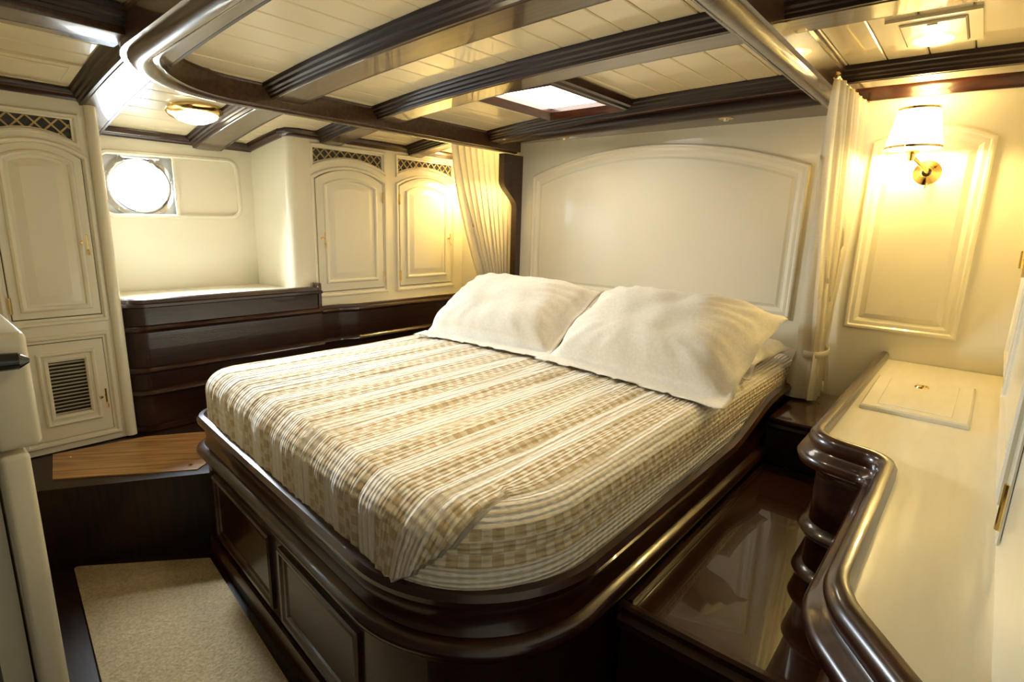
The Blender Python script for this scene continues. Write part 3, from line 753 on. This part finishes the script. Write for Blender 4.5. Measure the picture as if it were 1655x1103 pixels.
# --- low counter beside the bed, porthole side
lc = thing('bedside_counter', 'dark mahogany bedside counter front below the arched wall cabinet', 'counter', (-2.9, -.5, .32))
lp_ = fillet([(-2.79, -.004), (-2.79, -.93), (-2.825, -1.03), (-2.825, -1.16)], [0, .09, .09, 0], False, 8)[::-1]
lp_ = lp_[::-1]
bm = bmesh.new(); sweep(bm, lp_[::-1], [(-.03, .325), (0, .325), (0, .79), (-.03, .79)], XY, prof_closed=True); fin('front_board', bm, 'mahogflat', lc)
# travelling +y here, so the room side is the right-hand side
bm = bmesh.new(); sweep(bm, lp_[::-1], [(-.018, .78), (.006, .775), (.02, .782), (.024, .792), (.018, .802), (.006, .806), (.004, .818), (-.006, .822), (-.018, .818)], XY, prof_closed=True); fin('top_rail', bm, 'mahog', lc, 40)
for z in (.612, .505):
    bm = bmesh.new(); sweep(bm, lp_[::-1], HR(z), XY); fin('half_round_rail', bm, 'mahog', lc, 40)
bm = bmesh.new(); bx(bm, (-2.792, -.225, .668), (-2.782, -.15, .70), .003); bx(bm, (-2.783, -.215, .676), (-2.776, -.175, .692), .002); fin('latch', bm, 'brass', lc)
bm = bmesh.new(); plate(bm, [offset(lp_, .012, False)+[(-2.85, -1.16), (-2.85, -.004)]], XY, .775, .805)
tag(fin('countertop', bm, 'counter'), 'narrow white countertop below the arched wall cabinet', 'countertop')
hl = thing('counter_lid', 'thin white lift-up lid on the narrow counter below the wall cabinet', 'lid', (-2.83, -.5, .806))
bm = bmesh.new(); plate(bm, [rect(-2.845, -2.805, -.78, -.30)], XY, .8055, .815); fin('lid_board', bm, 'counter', hl)
bm = bmesh.new(); lathe(bm, [(0, .002), (.01, .002), (.014, .004), (.017, .0)], frame((-2.825, -.33, .815), (1, 0, 0), (0, 1, 0), (0, 0, 1)), 14); fin('ring_pull', bm, 'brass', hl)

# ================================================================= RIGHT SIDE
rc = thing('side_counter', 'curved dark mahogany counter front with double rolled rail facing the bench', 'counter', (-.1, -1.0, 0))
def rwx(y): return .14+.0245*y
cpt = dense(fillet([(-.235, -.004), (-.235, -1.285), (-.068, -1.325), (-.072, -1.93), (.075, -2.12)], [0, .075, .075, .16, 0], False, 14), .08)
CP = [(-.008, .79), (-.008, .822), (-.002, .832), (.012, .834), (.024, .826), (.029, .81), (.024, .794), (.030, .786), (.044, .78), (.051, .766), (.046, .75), (.030, .742), (.016, .738), (.008, .725), (0, .715)]
bm = bmesh.new(); sweep(bm, cpt, CP, XY); fin('rolled_rail', bm, 'mahog', rc, 50)
bm = bmesh.new(); sweep(bm, cpt, [(0, .72), (0, .002), (-.03, .002)], XY); fin('front_board', bm, 'mahogflat', rc)
for z in (.565, .44, .25):
    bm = bmesh.new(); sweep(bm, cpt, HR(z, .019), XY); fin('half_round_rail', bm, 'mahog', rc, 45)
bm = bmesh.new(); plate(bm, [offset(cpt, .0, False)+[(rwx(-2.1), -2.13), (rwx(0), -.004)]], XY, .775, .802)
tag(fin('countertop', bm, 'counter'), 'long white S-shaped countertop along the side wall under the wall lamp', 'countertop')
lid = thing('counter_lid', 'square cream lift-up lid with brass ring on the long side counter', 'lid', (-.08, -.63, .802))
LL = [(-.206, -.865), (.053, -.867), (.062, -.364), (-.212, -.404)]
bm = bmesh.new(); stepped(bm, LL, [(0, .8022), (0, .812), (.005, .816), (.008, .816)], XY); lb = fin('lid_board', bm, 'counter', lid, 25)
bm = bmesh.new(); stepped(bm, offset(LL, -.04), [(0, .8155), (.002, .818), (.006, .818)], XY); fin('lid_field', bm, 'counter', lid, 20)
bm = bmesh.new(); lathe(bm, [(0, .001), (.010, .001), (.012, .004), (.018, .005), (.021, .0)], frame((-.078, -.51, .818), (1, 0, 0), (0, 1, 0), (0, 0, 1)), 20); fin('ring_pull', bm, 'brass', lid)

bench = thing('bench', 'low glossy mahogany bench between the bed side and the curved counter', 'bench', (-.4, -1.1, 0))
BP = [(-.541, -1.665), (-.072, -1.655)]+[p for p in offset(cpt, .002, False)[::-1] if -1.64 < p[1] < -.54]+[(-.239, -.53), (-.541, -.53)]
bm = bmesh.new(); plate(bm, [BP], XY, .36, .40); fin('bench_top', bm, 'bench', bench)
bm = bmesh.new(); bx(bm, (-.541, -1.655, .0), (-.078, -1.625, .36)); fin('front_board', bm, 'mahogflat', bench)
bm = bmesh.new(); sweep(bm, [(-.541, -1.668), (-.078, -1.656)], [(-.012, .40), (-.008, .408), (.006, .408), (.012, .40), (.012, .385), (.004, .378), (.016, .365), (.016, .345), (0, .335)], XY); fin('edge_moulding', bm, 'mahog', bench, 30)
bm = bmesh.new(); sweep(bm, [(-.541, -1.655), (-.078, -1.655)], [(0, .09), (.012, .09), (.016, .075), (.016, .0)], XY); fin('plinth', bm, 'mahog', bench)
bm = bmesh.new(); sweep(bm, [(-.522, -.54), (-.522, -1.655)], [(-.008, .40), (-.008, .412), (.004, .412), (.008, .40)], XY); fin('edge_bead', bm, 'mahog', bench)
sh = thing('bedside_step', 'raised mahogany box shelf under the tied curtain at the head of the bench', 'shelf', (-.4, -.27, .4))
bm = bmesh.new(); bx(bm, (-.541, -.515, .402), (-.24, -.004, .575)); fin('shelf_box', bm, 'mahogflat', sh)
bm = bmesh.new(); bx(bm, (-.535, -.535, .575), (-.24, -.004, .60), .006); fin('shelf_top', bm, 'bench', sh)
bm = bmesh.new(); sweep(bm, [(-.54, -.516), (-.245, -.516)], [(0, .575), (.012, .572), (.016, .56), (.01, .548), (0, .545)], XY); fin('edge_moulding', bm, 'mahog', sh)

# lockers on the side wall
for k, (u0, u1, v0, v1, lab) in enumerate(((.12, .65, .86, 1.70, 'white panelled locker door with brass latch on the side wall next to the arched panel'), (.72, 1.63, .83, 1.70, 'white panelled locker door on the side wall above the narrow end of the counter'))):
    t = thing('locker', lab, 'locker', RW(u0, v0, 0))
    bm = bmesh.new(); stepped(bm, rect(u0, u1, v0, v1), [(0, .001), (0, .004), (.004, .006), (.01, .006)], RW); d = fin('door', bm, 'white', t, 25)
    arch_moulding('door_moulding', d, RW, rect(u0+.05, u1-.05, v0+.05, v1-.05), [(0, .006), (0, .012), (-.008, .016), (-.016, .012), (-.02, .006)])
    for v in (.895, 1.55):
        bm = bmesh.new(); uu = u1+.004; tube(bm, [RW(uu-.01, v-.04, .006), RW(uu-.01, v+.04, .006)], .006, 10); fin('hinge', bm, 'brass', d)
    bm = bmesh.new(); tube(bm, [RW(u0+.04, 1.25, .006), RW(u0+.04, 1.25, .024)], .006, 8); tube(bm, [RW(u0+.04, 1.28, .026), RW(u0+.04, 1.22, .024)], .0065, 8); fin('handle', bm, 'brass', d)

# ---- locker with the black grip by the doorway
lk = thing('door_locker', 'white low bulkhead locker at the doorway with rounded edges', 'locker', (-2.0, -2.65, 0))
bm = bmesh.new(); bx(bm, (-2.45, -2.655, 0), (-1.5, -2.603, .80), .012, 4); fin('locker_base', bm, 'white', lk)
bm = bmesh.new(); bx(bm, (-2.05, -2.657, .81), (-1.5, -2.578, 1.066), .014, 4); lb2 = fin('locker_top', bm, 'white', lk)
bm = bmesh.new(); tube(bm, [(-1.494, -2.66, 1.012), (-1.48, -2.655, 1.012), (-1.478, -2.60, 1.010), (-1.482, -2.583, 1.008)], [.018, .02, .018, .006], 12); fin('grip', bm, 'black', lk)

# ================================================================= LAMPS
def wall_lamp(label, sx, sy, z0, z1, px, pz):
    t = thing('wall_lamp', label, 'wall lamp', (px, 0, pz))
    fr = frame((sx, sy, 0), (1, 0, 0), (0, 1, 0), (0, 0, 1))
    rb, rt = .092, .066
    bm = bmesh.new(); lathe(bm, [(rb, z0), (rt, z1), (rt-.002, z1), (rb-.002, z0+.001), (rb, z0)], fr, 36); s = fin('shade', bm, 'shade', t)
    for r_, z in ((rb, z0+.002), (rt, z1-.002)):
        bm = bmesh.new(); lathe(bm, [(r_-.003, z-.004), (r_+.0015, z-.004), (r_+.0015, z+.004), (r_-.003, z+.004)], fr, 36); fin('shade_ring', bm, 'brass', s)
    bm = bmesh.new(); lathe(bm, [(0, .035), (.016, .033), (.022, .026), (.028, .02), (.045, .012), (.052, .004), (.052, 0)], frame((px, 0, pz), (1, 0, 0), (0, 0, 1), (0, -1, 0)), 28); fin('backplate', bm, 'brass', t)
    bm = bmesh.new(); tube(bm, [(px, -.03, pz), (px, -.06, pz+.004), (px+(sx-px)*.5, -.085, pz+.03), (sx, sy, z0-.025)], .007, 10); fin('arm', bm, 'brass', t)
    bm = bmesh.new(); lathe(bm, [(0, z0-.045), (.010, z0-.045), (.012, z0-.02), (.026, z0-.014), (.026, z0-.008), (.010, z0-.004), (.010, z0+.03), (0, z0+.03)], fr, 16); fin('lamp_holder', bm, 'brass', t)
    bm = bmesh.new(); lathe(bm, [(.010, z0+.03), (.018, z0+.05), (.020, z0+.07), (.012, z0+.092), (0, z0+.1)], fr, 14); fin('bulb', bm, 'shade', t)
    bm = bmesh.new(); tube(bm, [(px+.005, -.03, pz-.04), (px+.003, -.04, pz-.062)], .003, 8); fin('switch', bm, 'brass', t)
    for z, en in ((z0+.005, 21), (z1, 2.0)):
        ld = bpy.data.lights.new('lamp_light', 'POINT'); ld.energy = en; ld.color = (1, .80, .34); ld.shadow_soft_size = .03
        lo2 = bpy.data.objects.new('lamp_light', ld); COL.objects.link(lo2); lo2.location = (sx, sy, z); adopt(lo2, t)
wall_lamp('lit brass wall lamp with cream cone shade above the long side counter', -.262, -.125, 1.645, 1.787, -.213, 1.565)
wall_lamp('lit wall lamp with cream shade half hidden behind the gathered curtain', -2.675, -.125, 1.572, 1.708, -2.66, 1.49)

def dome(label, x, y, lens='domelens', power=0):
    z = soff(x)+BD; sl = (soff(x+.1)-soff(x-.1))/.2
    fr = frame((x, y, z), Vector((1, 0, sl)).normalized(), (0, -1, 0), Vector((sl, 0, -1)).normalized())
    t = thing('ceiling_lamp', label, 'ceiling lamp', (x, y, z))
    bm = bmesh.new(); lathe(bm, [(.115, 0), (.118, .012), (.108, .024), (.092, .03), (.088, .026)], fr, 36); fin('brass_rim', bm, 'brass', t)
    if power:  # downward cone, used only by the lamp added above the bed
        ld = bpy.data.lights.new('lamp_light', 'AREA'); ld.shape = 'DISK'; ld.size = .15; ld.energy = power; ld.color = (1, .83, .54); ld.spread = R(105)
        lo2 = bpy.data.objects.new('lamp_light', ld); COL.objects.link(lo2); lo2.location = (x, y, z-.062); adopt(lo2, t)
    bm = bmesh.new(); lathe(bm, [(.09, .026), (.08, .038), (.055, .05), (.025, .055), (0, .056)], fr, 32); fin('lens', bm, lens, t)
dome('round brass-rimmed ceiling lamp lit near the porthole', -2.80, -1.735)
dome('round brass-rimmed ceiling lamp added out of view over the bed foot to brighten the bed', -1.08, -1.80, 'addedlens', 1.7)  # extra lamp, outside the frame, added to brighten the bed

# ================================================================= CURTAINS
def curtain(label, A, B, T, zt_, zb, folds, seed, wt, wb, amp, rod, tie=True, lean=0):
    A, B, T = Vector(A), Vector(B), Vector(T)
    t = thing('curtain', label, 'curtain', (T.x, T.y, zb))
    nu, nv = folds*8, 46
    ax = (B-A); axn = Vector((ax.x, ax.y, 0)).normalized(); perp = Vector((axn.y, -axn.x, 0))
    def pos(u, v):
        # v 0 top .. vt tie .. 1 bottom
        vt_ = (A.z-T.z)/(A.z-zb)
        if v < vt_:
            k = v/vt_; e = k**1.5; w = (1-e)*1+e*wt/ax.length; am = amp[0]*(1-k)+amp[1]*k+.012*math.sin(PI*k)
            c = (A+B)/2*(1-k**1.15)+Vector((T.x, T.y, 0))*k**1.15
        else:
            k = (v-vt_)/(1-vt_); w = (wt+(wb-wt)*k**.6)/ax.length; am = amp[1]+(amp[2]-amp[1])*k**.6; c = Vector((T.x, T.y, 0))
        z = A.z+(zb-A.z)*v
        ph = 2*PI*folds*u+seed+.6*math.sin(v*4+seed)*noise.noise(Vector((u*4, seed, 0)))
        f = math.sin(ph)*(.75+.4*noise.noise(Vector((u*9, v*2, seed))))+.3*math.sin(2*ph+1)
        uu = (u-.5)*ax.length*w
        p = Vector((c.x, c.y, 0))+axn*(uu+am*.25*math.sin(2*ph))+perp*(f*am)
        if v > .98: z += .02*noise.noise(Vector((u*6, seed, 3)))
        zo = (A.z*(1-u)+B.z*u-A.z)*max(0, 1-v*3)
        return Vector((p.x, p.y, z+zo))
    bm = bmesh.new(); g = [[bm.verts.new(pos(i/nu, j/nv)) for j in range(nv+1)] for i in range(nu+1)]
    for i in range(nu):
        for j in range(nv): bm.faces.new((g[i][j], g[i+1][j], g[i+1][j+1], g[i][j+1]))
    fin('drape', bm, 'curtain', t, 180)
    if tie:
        bm = bmesh.new(); rows = []
        n = 28; vt_ = (A.z-T.z)/(A.z-zb)
        a_, b_ = wt/2+.008, amp[1]*1.05+.006
        for zz, ex in ((-.014, .0), (-.012, .003), (.012, .003), (.014, 0)):
            rows.append([bm.verts.new(Vector((T.x, T.y, T.z+zz))+axn*(math.cos(2*PI*k/n)*(a_+ex))+perp*(math.sin(2*PI*k/n)*(b_+ex))+Vector((0, 0, .01*math.cos(2*PI*k/n)))) for k in range(n)])
        for r0, r1 in zip(rows, rows[1:]):
            for k in range(n): bm.faces.new((r0[k], r0[(k+1) % n], r1[(k+1) % n], r1[k]))
        fin('tieback', bm, 'curtain', t, 60)
    if rod:
        bm = bmesh.new(); a2 = A-axn*.02; b2 = B+axn*.02
        up = Vector((0, 0, .0)); tube(bm, [a2+up, b2+up], .006, 10)
        lathe(bm, [(0, -.016), (.011, -.011), (.014, 0), (.011, .011), (0, .016)], frame(a2+up, perp, (0, 0, 1), axn), 14)
        lathe(bm, [(0, -.012), (.009, -.008), (.011, 0), (.009, .008), (0, .012)], frame(b2+up-axn*.012, perp, (0, 0, 1), axn), 14)
        fin('curtain_rod', bm, 'brass', t)
curtain('cream sheer curtain gathered by a tieback beside the counter and wall lamp', (-.47, -.52, 1.845), (-.455, -.03, 1.845), (-.487, -.13, .815), 1.84, .612, 7, 1.3, .13, .20, (.018, .046, .07), True)
curtain('cream sheer curtain swept back behind the dark canopy post', (-2.425, -.50, 1.765), (-2.425, -.03, 1.765), (-2.41, -.10, .80), 1.76, .62, 9, 4.1, .15, .2, (.012, .03, .05), False)
